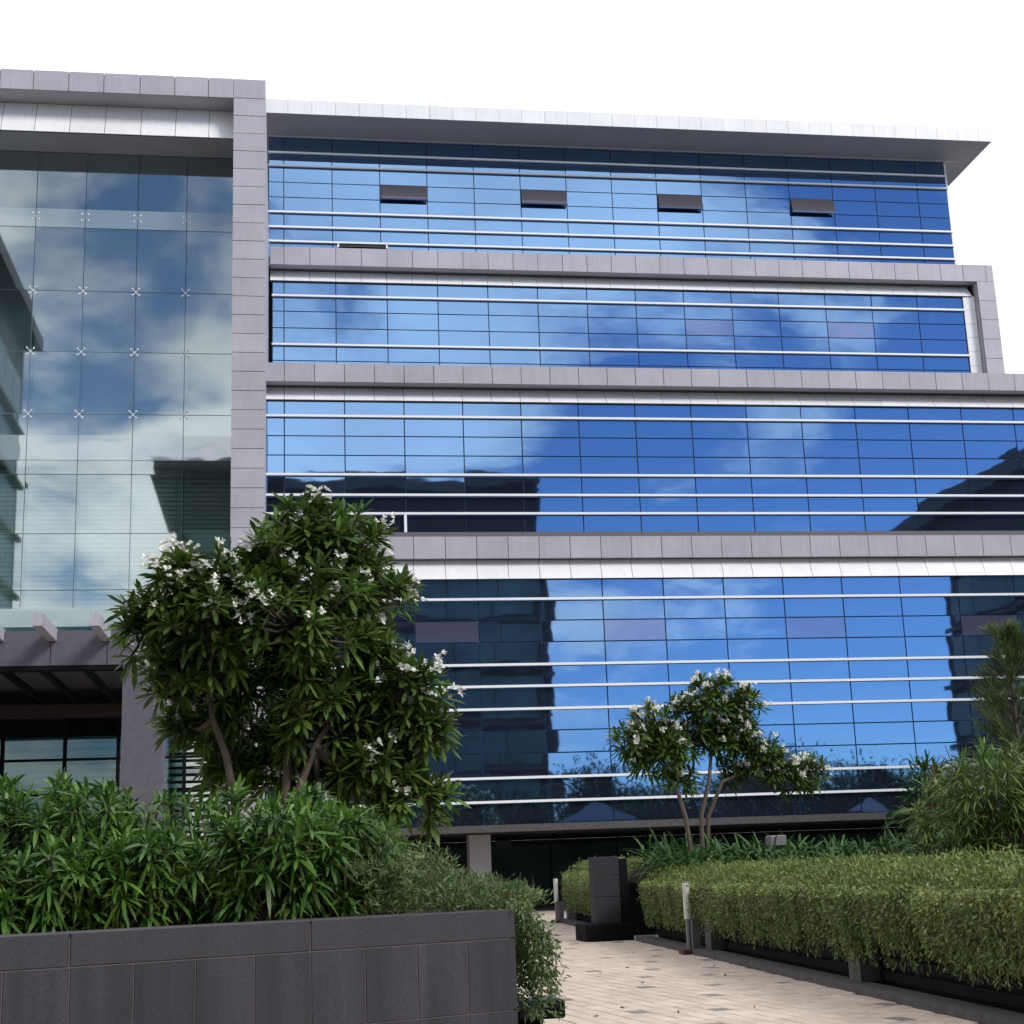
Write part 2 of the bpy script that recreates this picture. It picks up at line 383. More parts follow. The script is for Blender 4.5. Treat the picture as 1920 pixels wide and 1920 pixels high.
R3 = 32.0
r3 = [543, 570, 597, 627, 658, 686, 712]
curtain(D3, r3, [570, 658], XL+.2, R3, frost_cols=[colx(1335, 617, D3), colx(1598, 620, D3)], vrow=2)
R4 = float(onY(1779, 400, D4)[0])
Z4 = 36.0
r4 = [283, 312, 335.5, 364, 391, 419, 446, 472, 500]
zs4, xs4 = curtain(D4, r4, [312, 335.5, 419, 446, 472], XL, R4, tilt_cols=[colx(767, 365, D4), colx(1029, 377, D4), colx(1282, 384, D4), colx(1530, 390, D4)], vrow=3, back=.6)
panes.sort(key=lambda p: -p[0])
JV, JF, JI = [], [], []
for n, (ar, a, b, zb, zt_, Y, kind, cw) in enumerate(panes):
    gp = .022; w, h = b-a-2*gp, zt_-zb-2*gp
    if kind == 1: h *= 1.12
    rx, rz = random.gauss(0, .0016), random.gauss(0, .0022)
    cx, cz = (a+b)/2, (zb+zt_)/2
    if kind == 1:
        o = box('vent_pane', cx-w/2, cx+w/2, Y-.03, Y+.01, cz-h/2, cz+h/2, M['glass_vent'], cw)
        t = rad(14); o.rotation_euler = (-t, 0, 0)
        o.location += Vector((0, -math.sin(t)*h/2-.03, (1-math.cos(t))*h/2))
        box('sash', cx-w/2, cx+w/2, Y-.03-h*math.sin(t)-.04, Y-.03-h*math.sin(t)+.03, cz+h/2-h*math.cos(t)-.05, cz+h/2-h*math.cos(t)+.03, M['frame'], cw)
        continue
    m = M['glass_frost'] if kind == 2 else M['glass']
    if n < 290 or kind == 2:
        o = box('glass_pane', cx-w/2, cx+w/2, Y-.012, Y+.012, cz-h/2, cz+h/2, m, cw); o.rotation_euler = (rx, 0, rz)
    else:
        b0 = len(JV)
        for (sx, sz, sy) in ((-1, -1, -1), (1, -1, -1), (1, 1, -1), (-1, 1, -1), (-1, -1, 1), (1, -1, 1), (1, 1, 1), (-1, 1, 1)):
            JV.append((cx+sx*w/2, Y+sy*.012+sx*w/2*rz-sz*h/2*rx, cz+sz*h/2))
        JF += [tuple(b0+k for k in f) for f in ((0, 1, 2, 3), (4, 7, 6, 5), (0, 4, 5, 1), (1, 5, 6, 2), (2, 6, 7, 3), (3, 7, 4, 0))]
o = meshobj('glass_pane_field', JV, JF, M['glass'], OB, origin=(16, D1, 0)); o['kind'] = 'stuff'

def band(Y, gtop, gbot, wbot, over, xl, xr, half=MOD/2, white=True, slope=.45, endcol=None):
    """grey cladding band proud of a white band, each panel its own piece"""
    zg1, zg0, zw0 = zt(gtop, Y-over), zt(gbot, Y-over), zt(wbot, Y-.16)
    core = box('spandrel_band', xl, xr, Y-over+.05, Y+1.0, zg0+.012, zg1-.012, M['cladcore'], OB)
    k0 = math.floor((xl-XG)/half); xs = [xl]+[XG+k*half for k in range(k0, 90) if xl+.25 < XG+k*half < xr-.2]+[xr]
    for a, b in zip(xs[:-1], xs[1:]):
        o = box('cladding_panel', a+.012, b-.012, Y-over, Y-over+.06, zg0, zg1, M['clad'], core)
        o.location.y += random.gauss(0, .003)
    box('band_soffit', xl+.01, xr-.01, Y-over+.07, Y+.02, zg0+.002, zg0+.01, M['soffit'], core)
    if white:
        wc = box('white_band', xl, xr-(.0 if endcol is None else endcol), Y+.35, Y+.9, zw0+.01, zg0-.005, M['cladcore'], OB)
        for a, b in zip(xs[:-1], xs[1:]):
            bb = min(b, xr-(endcol or 0))
            if bb-a < .1: continue
            slope_panel('white_panel', a+.01, bb-.01, Y-.16+slope, Y-.16, zw0, zg0-.006, M['white'], wc)
        box('ledge_underside', xl, xr-(endcol or 0), Y-.14, Y-.02, zw0-.012, zw0-.002, M['cladcore'], wc)
    return zg0, zg1
band(D1, 1005, 1045, 1083, .17, XL, XR, slope=.30)
band(D2, 690, 723, 756, .45, XL, XR)
zb3, zt3 = band(D3, 480, 512, 541, .45, XL+.1, float(onY(1868, 560, D3-.45)[0]), endcol=1.05)
# right-hand frame of the third storey
fr1 = float(onY(1868, 560, D3-.45)[0]); fr0 = fr1-.88
zlow = zt(705, D3)
fc = box('frame_post', fr0, fr1, D3-.40, D3+2, zlow, zb3+.0, M['cladcore'], OB)
nr = 5
for k in range(nr):
    a, b = zlow+(zb3-zlow)*k/nr, zlow+(zb3-zlow)*(k+1)/nr
    box('cladding_panel', fr0+.004, fr1-.004, D3-.45, D3-.39, a+.01, b-.01, M['clad'], fc)
box('reveal_panel', fr0-.02, fr0-.002, D3-.38, D3, zlow, zb3-.02, M['soffit'], fc)
wc = box('white_jamb', R3+.02, fr0-.04, D3-.06, D3+.5, zlow, zt(541, D3), M['cladcore'], OB)
for k in range(nr+1):
    zz0, zz1 = zlow, zt(541, D3-.1)-.006
    a, b = zz0+(zz1-zz0)*k/(nr+1), zz0+(zz1-zz0)*(k+1)/(nr+1)
    box('white_panel', R3+.0, fr0-.05, D3-.1, D3-.05, a+.008, b-.008, M['white'], wc)
# terraces and body behind the set-back storeys
box('building_body', XL, XR, D1+1.25, 95, 3.4, zt(1003, D2)-.2, M['cladcore'], OB)
box('building_body', XL, XR, D2+1.25, 95, zt(1003, D2)-.15, zt(700, D2), M['cladcore'], OB)
box('building_body', XL-2, R3+.9, D3+1.25, 95, zt(700, D2)+.02, zt(486, D3), M['cladcore'], OB)
box('building_body', XL, R4-.02, D4+.62, 95, zt(486, D3)+.02, 36.5, M['frame'], OB)
box('corner_trim', R4, R4+.09, D4-.05, D4+.6, zs4[-1], zs4[0], M['fin'], OB)
# roof: soffit, fascia panels
FY = 63.4; fxr = float(onY(1858, 255, FY)[0]); fz0 = float(onY(1200, 239, FY)[2]); fz1 = float(onY(1200, 214, FY)[2])
rf = box('roof_slab', XL-.2, fxr-.05, FY+.06, 96, fz0+.03, fz1-.02, M['cladcore'], OB)
box('soffit', XL-.2, fxr-.02, FY+.04, 95.9, fz0, fz0+.025, M['soffit'], rf)
box('soffit_groove', XL, R4+.6, D4-.22, D4-.16, fz0-.02, fz0-.004, M['fin'], rf)
box('wall_head', XL, R4-.05, D4+.05, D4+.5, zs4[0]+.01, fz0-.003, M['frame'], OB)
pfw = 1.1
k = 0; x = XL-.2
while x < fxr-.01:
    x2 = min(x+pfw, fxr); box('fascia_panel', x+.006, x2-.006, FY, FY+.055, fz0, fz1, M['white'], rf); x = x2
for k in range(26):
    box('fascia_panel', fxr-.045, fxr+.005, FY+.06+k*1.2, FY+.06+k*1.2+1.19, fz0, fz1, M['white'], rf)
# opened lower lights with white jambs
def opened(px0, px1, py0, py1, Y):
    x0, z1 = onY(px0, py0, Y)[[0, 2]]; x1, z0 = onY(px1, py1, Y)[[0, 2]]
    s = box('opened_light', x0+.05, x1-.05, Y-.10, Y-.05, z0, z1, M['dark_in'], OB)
    for xx in (x0, x1): box('jamb', xx-.04, xx+.04, Y-.14, Y-.03, z0-.05, z1+.03, M['fin'], s)
opened(634, 725, 459, 466, D4)
s = box('jamb', *[float(q) for q in (onY(760, 985, D2)[0]-.05, onY(760, 985, D2)[0]+.05)], D2-.15, D2-.02, zt(1001, D2), zt(966, D2), M['fin'], OB)
# base beam, recessed ground floor
zb = zt(1538, D1)
box('base_beam', XL, XR, D1-.1, D1+1.2, zb-.24, zb-.003, M['kerb'], OB)
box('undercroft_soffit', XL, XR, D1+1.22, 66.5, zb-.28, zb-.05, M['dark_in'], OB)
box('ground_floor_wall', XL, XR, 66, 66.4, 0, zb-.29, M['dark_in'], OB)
for k in range(14):
    box('ground_floor_glass', XL+.3+k*3, XL+3.2+k*3, 65.93, 65.97, .1, zb-.5, M['opp_glass'], OB)
pc = onY(898, 1600, 54.)
pcol = box('column', pc[0]-.38, pc[0]+.38, 53.6, 54.4, .8, zb-.05, M['col_lt'], OB)
box('plinth', pc[0]-.42, pc[0]+1.0, 53.4, 54.6, 0, .8, M['granite'], pcol, bev=.02)
pq = onY(946, 1583, 65.5); pk = box('notice_plate', pq[0]-.35, pq[0]+.35, 65.86, 65.90, pq[2]-.2, pq[2]+.2, M['postgrey'], OB)
# lightning rod at the roof corner
V, Fa = tube([([(fxr-.15, FY+.3, fz1-.03), (fxr-.15, FY+.3, fz1+.28)], [.03, .02]), ([(fxr-.15, FY+.3, fz1+.1), (fxr-.38, FY+.3, fz1-.03)], [.015, .015])])
meshobj('lightning_rod', V, Fa, M['postgrey'], OB, origin=(fxr-.15, FY+.3, fz1))

# ------------------------------------------------------------------ entrance tower with portal frame
TY = 50.
TW = thing('entrance_tower', (-8, TY, 0), 'tall clear glass atrium framed by a grey panelled portal column', 'building')
tcl, tcr = float(onY(435, 600, TY)[0]), float(onY(497, 600, TY)[0])
ztop = float(onY(495, 150, TY)[2]); zbb = float(onY(435, 183, TY)[2]); TXL = -22.
pc = box('portal_column', tcl+.04, tcr-.04, TY+.06, TY+7, 0, ztop-.03, M['cladcore'], TW)
zr = ztop; kk = 0
hs = .70
lv = [ztop, zbb]
while lv[-1] > .3: lv.append(max(0, lv[-1]-hs))
for a, b in zip(lv[1:], lv[:-1]):
    o = box('cladding_panel', tcl, tcr, TY+random.gauss(0, .003), TY+.07, a+.011, b-.011, M['clad'], pc)
box('column_return', tcr-.035, tcr+.0, TY+.075, TY+15.5, 0, ztop-.02, M['clad'], pc)
pb = box('portal_beam', TXL, tcl-.005, TY+.06, TY+7, zbb+.02, ztop-.03, M['cladcore'], TW)
bx = [tcl]; pxs = [391, 328, 263, 195, 129, 63, 0]
for q in pxs: bx.append(float(onY(q, 150, TY)[0]))
while bx[-1] > TXL: bx.append(bx[-1]-1.22)
for a, b in zip(bx[1:], bx[:-1]): box('cladding_panel', a+.012, b-.012, TY, TY+.055, zbb, ztop, M['clad'], pb)
box('beam_soffit', TXL, tcl-.01, TY+.07, TY+1.0, zbb+.001, zbb+.015, M['soffit'], pb)
WY = 50.97; zw0 = 28.13; GY = 52.1
wf = box('white_fascia', TXL, tcl-.005, WY+.06, WY+1.2, zw0+.01, zbb-.01, M['cladcore'], TW)
zw0s = float(onY(435, 260, WY-.42)[2])
for a, b in zip(bx[1:], bx[:-1]): slope_panel('white_panel', a+.01, b-.01, WY+.04, WY-.46, zw0s, zbb-.005, M['white'], wf)
box('fascia_soffit', TXL, tcl-.01, WY-.36, GY-.02, zw0s-.012, zw0s-.002, M['soffit'], wf)
# structural glazing
gz = [zw0]+[float(onY(300, q, GY)[2]) for q in (412, 549, 662, 778, 890, 1000, 1105)]+[float(onY(300, 1142, GY)[2])]
gxs = [tcl]+[float(onY(q, 420, GY)[0]) for q in (350, 258, 160, 67)]
while gxs[-1] > TXL: gxs.append(gxs[-1]-(gxs[1]-gxs[2]))
for i, (a, b) in enumerate(zip(gxs[1:], gxs[:-1])):
    for j, (z1, z0) in enumerate(zip(gz[:-1], gz[1:])):
        o = box('glass_sheet', a+.012, b-.012, GY, GY+.02, z0+.012, z1-.012, M['tglass'], TW)
        o.rotation_euler = (random.gauss(0, .001), 0, random.gauss(0, .001))
sv, sf = tube([([(-.12, 0, .12), (.12, 0, -.12)], [.012, .012]), ([(.12, 0, .12), (-.12, 0, -.12)], [.012, .012]), ([(0, 0, 0), (0, .5, 0)], [.03, .03])]
             +[([(sx*.12, 0, sz*.12), (sx*.12, -.05, sz*.12)], [.032, .032]) for sx in (-1, 1) for sz in (-1, 1)], 5)
spm = bpy.data.meshes.new('spider'); spm.from_pydata([tuple(v) for v in sv], [], sf); spm.materials.append(M['fin'])
for gx in gxs[1:6]:
    for z in gz[1:5]: link(bpy.data.objects.new('spider_fitting', spm), TW, (gx, GY+.0, z))
for gx in gxs[1:]:
    box('glass_fin', gx-.01, gx+.01, GY+.25, GY+.7, 7.4, zw0, M['cglass'], TW)
# floors, blinds and back wall inside the atrium
for (ya, yb) in ((404, 438), (822, 868)):
    za, zb_ = float(onY(300, ya, GY+.3)[2]), float(onY(300, yb, GY+.3)[2])
    box('floor_slab', TXL, tcl-.02, GY+.3, GY+2.55, zb_, za, M['slab'], TW)
    for a, b in zip(gxs[1:], gxs[:-1]): box('spandrel_strip', a+.012, b-.012, GY-.022, GY-.006, zb_, za, M['strip'], TW)
box('atrium_wall', TXL, tcl-.02, GY+2.6, GY+2.8, 0, ztop-.05, M['inner'], TW)
box('atrium_ceiling', TXL, tcl-.02, GY+.05, GY+2.55, zw0+.03, zw0+.2, M['inner'], TW)
zbt, zbbm = float(onY(300, 880, GY+.8)[2]), float(onY(300, 1140, GY+.8)[2])
nb = 30
for k in range(nb):
    z = zbt-(zbt-zbbm)*(k+.5)/nb
    o = box('blind_slat', TXL, tcl-.05, GY+.8, GY+.82, z-.085, z+.055, M['blind'], TW)
# canopy: fascia beam, projecting beams, glass edge, column, underside beams, red strip, doors
CY = 40.
CN = TW
fz1c, fz0c = float(onY(150, 1182, CY)[2]), float(onY(150, 1247, CY)[2])
ccl, ccr = float(onY(228, 1350, CY)[0]), float(onY(305, 1350, CY)[0])
cfz = box('canopy_fascia', TXL, ccr-.02, CY+.06, CY+.5, fz0c, fz1c, M['cladcore'], TW)
x = ccr-.02
while x > TXL:
    box('cladding_panel', x-1.43, x-.012, CY, CY+.055, fz0c+.002, fz1c-.002, M['col_grey'], cfz); x -= 1.44
box('canopy_edge_line', TXL, ccl-.01, CY+.02, CY+.45, fz0c-.11, fz0c-.004, M['black'], cfz)
box('canopy_column', ccl, ccr, CY+.02, CY+1.0, 0, fz0c-.003, M['col_grey'], TW)
box('canopy_glass', TXL, ccl+.2, CY+.1, GY-.1, fz1c+.12, fz1c+.15, M['cglass'], TW)
zg1 = float(onY(150, 1140, CY+1.5)[2])
box('glass_upstand', TXL, ccl+.3, CY+1.5, CY+1.53, fz1c+.16, zg1, M['cglass'], TW)
box('canopy_roof', TXL, ccr-.05, CY+.52, GY-.12, fz1c-.30, fz1c-.02, M['col_grey'], TW)
for q in (-36, 70, 178):
    c0 = onY(q, 1161, 37.5)
    box('canopy_beam', c0[0]-.115, c0[0]+.115, 37.5, CY+1.4, c0[2]-.16, c0[2]+.16, M['clad'], TW)
for q in (-12, 65, 150, 235):
    c0 = onY(q, 1254, CY+.5)
    box('underside_beam', c0[0]-.07, c0[0]+.07, CY+.52, TY-.4, fz0c+.05, fz0c+.22, M['black'], TW)
DG = TY
zr1, zr0 = float(onY(150, 1322, DG)[2]), float(onY(150, 1346, DG)[2])
box('red_strip', TXL, tcl-.02, DG-.3, DG+.3, zr0, zr1, M['red'], TW)
xs_ = [float(onY(q, 1400, DG)[0]) for q in (222, 122, 5)]; xs_.append(xs_[-1]-2.1); xs_.append(xs_[-1]-2.1); xs_.insert(0, xs_[0]+2.1); 
for a, b in zip(xs_[1:], xs_[:-1]):
    box('door_glass', a+.06, b-.06, DG, DG+.03, .05, zr0-.02, M['dglass'], TW)
    box('door_mullion', b-.055, b+.055, DG-.08, DG+.1, 0, zr0, M['black'], TW)
for k in range(26):
    z = .4+k*.23
    if z < zr0-.15: box('blind_slat', TXL, tcl-.05, DG+.5, DG+.52, z, z+.13, M['blind'], TW)
for z in (1.1, 2.6, 4.4, 5.5): box('door_rail', TXL, tcl-.05, DG-.06, DG+.07, z-.04, z+.04, M['black'], TW)
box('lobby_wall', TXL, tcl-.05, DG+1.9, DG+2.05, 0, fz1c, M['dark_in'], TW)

# ------------------------------------------------------------------ planting generators
def rosettes(tips, axes, n, L, W, droop, prof, spread=(45, 85), jl=.2):
    P, D, Ls = [], [], []
    for p, a in zip(tips, axes):
        a = unit(np.asarray(a, float)); e = np.cross(a, [.31, .9, .2]); e = unit(e); f_ = np.cross(a, e); k = int(n*random.uniform(.8, 1.2)); ph = random.random()*6
        for q in range(k):
            th = ph+q*2.4; el = rad(spread[0]+(spread[1]-spread[0])*((q+.5)/k)**.8+random.gauss(0, 7))
            D.append(a*math.cos(el)+(e*math.cos(th)+f_*math.sin(th))*math.sin(el)); P.append(np.asarray(p)-a*.06*q/k); Ls.append(L*random.uniform(1-jl, 1+jl))
    P, D, Ls = np.array(P), np.array(D), np.array(Ls)
    return leaves(P, D, Ls, Ls*W/L, rng.uniform(droop*.4, droop*1.6, len(P)), prof)
def flowers(C, size, k=5):
    P, D = [], []
    for c in C:
        a = unit(np.array([random.gauss(0, .6), -abs(random.gauss(.6, .4)), abs(random.gauss(.6, .4))])); e = unit(np.cross(a, [.2, .3, .9])); f_ = np.cross(a, e); ph = random.random()*6
        for q in range(5):
            th = ph+q*2*math.pi/5; P.append(c); D.append((e*math.cos(th)+f_*math.sin(th))*.9+a*.35)
    return leaves(np.array(P), np.array(D), size, size*.8, .1, 'ov', .2)
def frangipani(label, lobes, Y, trunks, base, dens, leafL, flow, seed, inner=.45, depth=1.0):
    random.seed(seed)
    b = np.array(base, float)
    T = thing('frangipani_tree', b, label, 'tree', 'white flowering frangipani trees')
    paths = []; ends = []
    for pts in trunks:
        W = [b+np.array([random.uniform(-.08, .08), random.uniform(-.05, .05), 0])]+[onY(px, py, Y+dy) for px, py, dy in pts]
        n = len(W); paths.append((W, [(.043-.02*i/(n-1))*(Y/14)**.35 for i in range(n)])); ends += W[2:]
    ends = np.array(ends)
    tips, axes, ctr = [], [], []
    for (px, py, rp, dy) in lobes:
        c = onY(px, py, Y+dy); r = rp/F*Y; ctr.append((c, r))
        j = np.argmin(np.linalg.norm(ends-c, axis=1)); e0 = ends[j]; mid = (e0+c)/2+np.array([0, 0, -.12*np.linalg.norm(c-e0)])
        paths.append(([e0, mid, c], [.036, .028, .02]))
        nt_ = max(5, int(dens*(rp/100)**1.6*(1 if Y < 20 else 5)))
        for k in range(nt_):
            d = np.array([random.gauss(0, 1), random.gauss(-.1, 1)*depth, random.gauss(.25, 1)]); d /= np.linalg.norm(d)
            rr = r*(random.uniform(.8, 1.05) if random.random() > inner else random.uniform(.3, .75))
            tp = c+d*rr*np.array([1, 1, .95]); tips.append(tp); axes.append(d+np.array([0, -.1, .75]))
            m_ = c+d*rr*.5+np.array([0, 0, -.1*r]); paths.append(([c, m_, tp], [.016, .013, .011]))
    V, Fa = tube(paths, 6); meshobj('trunk', V, Fa, M['bark'], T, b, smooth=True)
    V, Fc = rosettes(tips, axes, 17, leafL, leafL*.2, .2, 'obov', spread=(22, 88)); meshobj('crown', V, Fc, M['leaf_f'], T, b)
    fc = []
    for tp, ax in zip(tips, axes):
        if random.random() < flow and ax[2] > .45:
            q = tp+unit(np.array(ax))*leafL*.6
            for k in range(random.randint(4, 9)): fc.append(q+np.array([random.gauss(0, .045), random.gauss(0, .045), random.gauss(0, .035)]))
    if fc:
        V, Fc = flowers(np.array(fc), leafL*.23); meshobj('flowers', V, Fc, M['petal'], T, b)
    return T
frangipani('large frangipani with white flowers rising behind the dense left shrubs',
    [(560, 1000, 70, 0), (520, 1460, 60, .6), (440, 1440, 55, .7), (600, 1500, 55, .3), (740, 1490, 50, .1), (635, 1055, 105, .1), (480, 1075, 80, -.2), (350, 1120, 75, -.2), (275, 1175, 62, -.1), (400, 1170, 100, -.3), (560, 1170, 120, -.3), (690, 1120, 80, .2), (330, 1260, 75, 0),
     (450, 1270, 95, .3), (590, 1290, 110, 0), (700, 1240, 75, .1), (760, 1310, 72, -.1), (790, 1370, 55, 0), (660, 1380, 95, .2), (540, 1390, 80, .5), (400, 1370, 70, .5), (720, 1430, 70, 0), (800, 1495, 48, .1), (660, 1460, 60, .3), (350, 1360, 40, .4)],
    13.2, [[(440, 1500, 0), (425, 1420, 0), (400, 1350, 0), (385, 1250, 0)], [(535, 1500, .1), (540, 1410, 0), (560, 1330, 0), (566, 1230, 0), (530, 1150, -.2)], [(560, 1480, 0), (590, 1400, 0), (650, 1310, 0), (670, 1230, 0)]],
    (onY(490, 1600, 13.2)[0], 13.2, 0.), 56, .205, .25, 3)
frangipani('small open frangipani with slender stems above the right lily bed',
    [(1340, 1315, 48, 0), (1290, 1385, 40, .1), (1375, 1385, 38, .1), (1240, 1395, 36, .1), (1300, 1335, 40, .2), (1390, 1330, 42, 0), (1220, 1365, 44, 0), (1180, 1390, 34, 0), (1255, 1410, 42, -.2), (1340, 1380, 42, .2), (1400, 1405, 34, 0), (1440, 1425, 40, 0), (1470, 1455, 34, 0), (1515, 1450, 32, 0), (1210, 1430, 28, 0), (1270, 1460, 28, .2), (1370, 1450, 26, .3)],
    31., [[(1285, 1530, 0), (1265, 1465, 0), (1240, 1420, 0)], [(1315, 1530, 0), (1330, 1460, 0), (1335, 1390, 0)], [(1328, 1530, 0), (1355, 1465, 0), (1420, 1440, 0)]],
    (onY(1308, 1560, 31.)[0], 31., 0.), 24, .26, .55, 5, inner=.25)

# ------------------------------------------------------------------ left granite planter
PR = onY(965, 1705, 8.2); zc = float(PR[2]); PLf = onZ(0, 1757, zc)
dvec = (PR-PLf)[:2]; plen = 5.2; prz = math.atan2(dvec[1], dvec[0])
PLT = thing('granite_planter', (PR[0], PR[1], 0), 'long dark granite planter wall in the left foreground', 'planter', rz=prz)
# own coordinates: x runs left (negative) from the right corner, y goes back
core = box('planter_core', -plen, -.03, .005, .32, 0, zc-.02, M['grout'], PLT)
box('planter_core', -.30, -.03, .33, 2.6, 0, zc-.02, M['grout'], PLT)
box('soil_fill', -plen, -.31, .33, 3.0, 0, zc-.06, M['soil'], PLT)
ch, th_ = .150, .365
x = 0.0
i = 0
while x > -plen:
    w = .30 if i == 0 else 1.19
    w = 1.19
    box('coping_stone', x-w+.0025, x-.0025, -.001, .34, zc-ch+.003, zc, M['granite_cap'], PLT, bev=.003); x -= w; i += 1
for r in range(4):
    z1 = zc-ch-r*th_; z0 = max(0.0, z1-th_)
    x = 0.
    if z1 < .05: break
    while x > -plen:
        box('granite_tile', x-.297+.0025, x-.0025, 0, .028, z0+.0025, z1-.0025, M['granite'], PLT, bev=.002); x -= .297
for r in range(4):
    z1 = zc-ch-r*th_; z0 = max(0.0, z1-th_)
    for k in range(8): box('granite_tile', -.028, 0, .032+k*.32, .032+k*.32+.315, z0+.0025, z1-.0025, M['granite'], PLT)
for k in range(3): box('coping_stone', -.33, .012, .345+k*.8, .345+k*.8+.795, zc-ch+.004, zc, M['granite_cap'], PLT, bev=.006)
# shrubs in the planter
def lrow(px, y): return onY(px, 1600, y)[0]
random.seed(11)
nsh = 0
prof = [(-160, 1455), (40, 1450), (200, 1448), (330, 1462), (480, 1452), (560, 1435), (640, 1470), (700, 1500)]
for row, (yy, pxs_) in enumerate(((8.55, (-130, -20, 95, 205, 320, 430, 535, 640)), (9.15, (-70, 40, 150, 265, 375, 480, 580, 655)), (9.8, (0, 110, 225, 340, 450, 550, 640)))):
    for px in pxs_:
        cx = lrow(px, yy)+random.uniform(-.05, .05); cy = yy+random.uniform(-.1, .1)
        ytop = np.interp(px, [p[0] for p in prof], [p[1] for p in prof])+random.uniform(-22, 30)
        if row == 0: ytop += 90 if px < 500 else 50
        if row == 1: ytop += 30
        ztp = float(onY(px, ytop, cy)[2])-.10
        tips, axes, paths = [], [], []
        nst = 26
        for k in range(nst):
            a = random.random()*6.28; rr = .30*math.sqrt(random.random()); h = zc+(ztp-zc)*random.uniform(.10, 1.0)
            if k < 3: h = ztp; rr *= .5
            tp = np.array([cx+rr*math.cos(a), cy+rr*math.sin(a)*.9-.08*(ztp-h), h])
            paths.append(([(cx+.3*rr*math.cos(a), cy+.3*rr*math.sin(a), zc-.05), tp], [.008, .006]))
            tips.append(tp); axes.append((math.cos(a)*.5, math.sin(a)*.5-.25, .75 if h > zc+.3 else .2))
            if k % 2 == 0: tips.append(tp*np.array([1, 1, 0])+np.array([0, 0, tp[2]-.09])); axes.append((math.cos(a), math.sin(a)-.2, .15))
        S = thing('leafy_shrub', (cx, cy, zc-.06), 'narrow-leaved green shrub in the dense mass growing above the left granite planter', 'shrub', 'narrow-leaved shrubs in the left planter')
        V, Fa = tube(paths, 4); meshobj('stems', V, Fa, M['bark2'], S, (cx, cy, zc-.06))
        V, Fc = rosettes(tips, axes, 16, .17, .0235, .36, 'strap', spread=(20, 80)); meshobj('foliage', V, Fc, M['leaf_s'], S, (cx, cy, zc-.06))
# wispy fern at the planter end, spilling down its side
def fern(name, label, pts, n, L, W, mats, group=None, cat_='fern', wts=None, dirs=(0, -.2, .5), sd=.8, origin=None):
    pts = np.asarray(pts, float); org = origin if origin is not None else (pts[:, 0].mean(), pts[:, 1].mean(), pts[:, 2].min())
    T = thing(name, org, label, cat_, group)
    D = rng.normal(0, sd, (len(pts), 3))+np.array(dirs)
    k = int(len(pts)*(wts if wts is not None else 1.0))
    a = bits(pts[:k], D[:k], rng.uniform(L*.6, L*1.4, k), W)
    if k < len(pts):
        b = bits(pts[k:], D[k:], rng.uniform(L*.6, L*1.4, len(pts)-k), W); V, Fc, idx = cat(a, b)
    else: V, Fc, idx = a[0], a[1], None
    meshobj('foliage', V, Fc, None, T, org, mats=mats, idx=idx)
    return T
pts = []
for k in range(210):
    px = random.uniform(680, 985); y = random.uniform(8.3, 9.4)
    top = np.interp(px, [680, 740, 800, 870, 930, 970, 990], [1575, 1592, 1620, 1640, 1665, 1695, 1720])+random.uniform(-16, 60)
    b0 = onY(px, 1650, y); z1 = max(zc+.06, float(onY(px, top, y)[2])); aa = random.uniform(0, 6.28); rr = random.uniform(.08, .26)
    for q in range(58):
        t = random.uniform(.05, 1.0); zz_ = zc-.04+(z1-zc+.04)*math.sin(min(1, t*1.25)*1.57)-.10*max(0, t-.7)
        w_ = .028*(1.1-t)+.008
        pts.append((b0[0]+rr*math.cos(aa)*t+random.gauss(0, w_), y+rr*math.sin(aa)*t+random.gauss(0, w_), zz_+random.gauss(0, w_)))
random.shuffle(pts)
fern('wispy_fern', 'pale green wispy fern mound at the right end of the left granite planter', pts, 0, .05, .0095, [M['fern'], M['fern_r']], wts=.95, dirs=(.1, -.2, .5))
pts = []
u = Vector((math.cos(prz), math.sin(prz)))
for st in range(150):
    back = random.uniform(.0, 1.1); out = abs(random.gauss(0, .05)); drop = random.uniform(.25, .62)*(1 if back < .8 else .7)
    bx_, by_ = PR[0]-u.y*back, PR[1]+u.x*back
    for k in range(52):
        t = k/51; o_ = .02+(.06+out)*math.sin(min(1, t*2)*1.57)+.13*t
        if t*drop < .02: o_ *= .5
        pts.append((bx_+u.x*o_+random.gauss(0, .02), by_+u.y*o_+random.gauss(0, .02), zc+.03-t*drop+random.gauss(0, .012)))
fern('trailing_vine', 'green trailing vine hanging over the right end of the left granite planter', pts, 0, .045, .013, [M['fern']], dirs=(.15, -.25, -.5), sd=.6, cat_='vine')
# black floodlight beside the planter foot
fl = onY(1010, 1890, 8.95)
FLT = thing('floodlight', (fl[0], fl[1], fl[2]-.3), 'small black box floodlight beside the left granite planter', 'light')
box('housing', fl[0]-.14, fl[0]+.14, fl[1]-.1, fl[1]+.1, fl[2]-.055, fl[2]+.045, M['black'], FLT, bev=.012)
box('lens', fl[0]-.11, fl[0]+.12, fl[1]-.08, fl[1]+.08, fl[2]+.046, fl[2]+.052, M['opp_glass'], FLT)
box('bracket', fl[0]-.16, fl[0]+.02, fl[1]-.02, fl[1]+.02, fl[2]-.12, fl[2]-.056, M['black'], FLT)
box('post', fl[0]-.06, fl[0]-.02, fl[1]-.02, fl[1]+.02, 0, fl[2]-.121, M['black'], FLT)

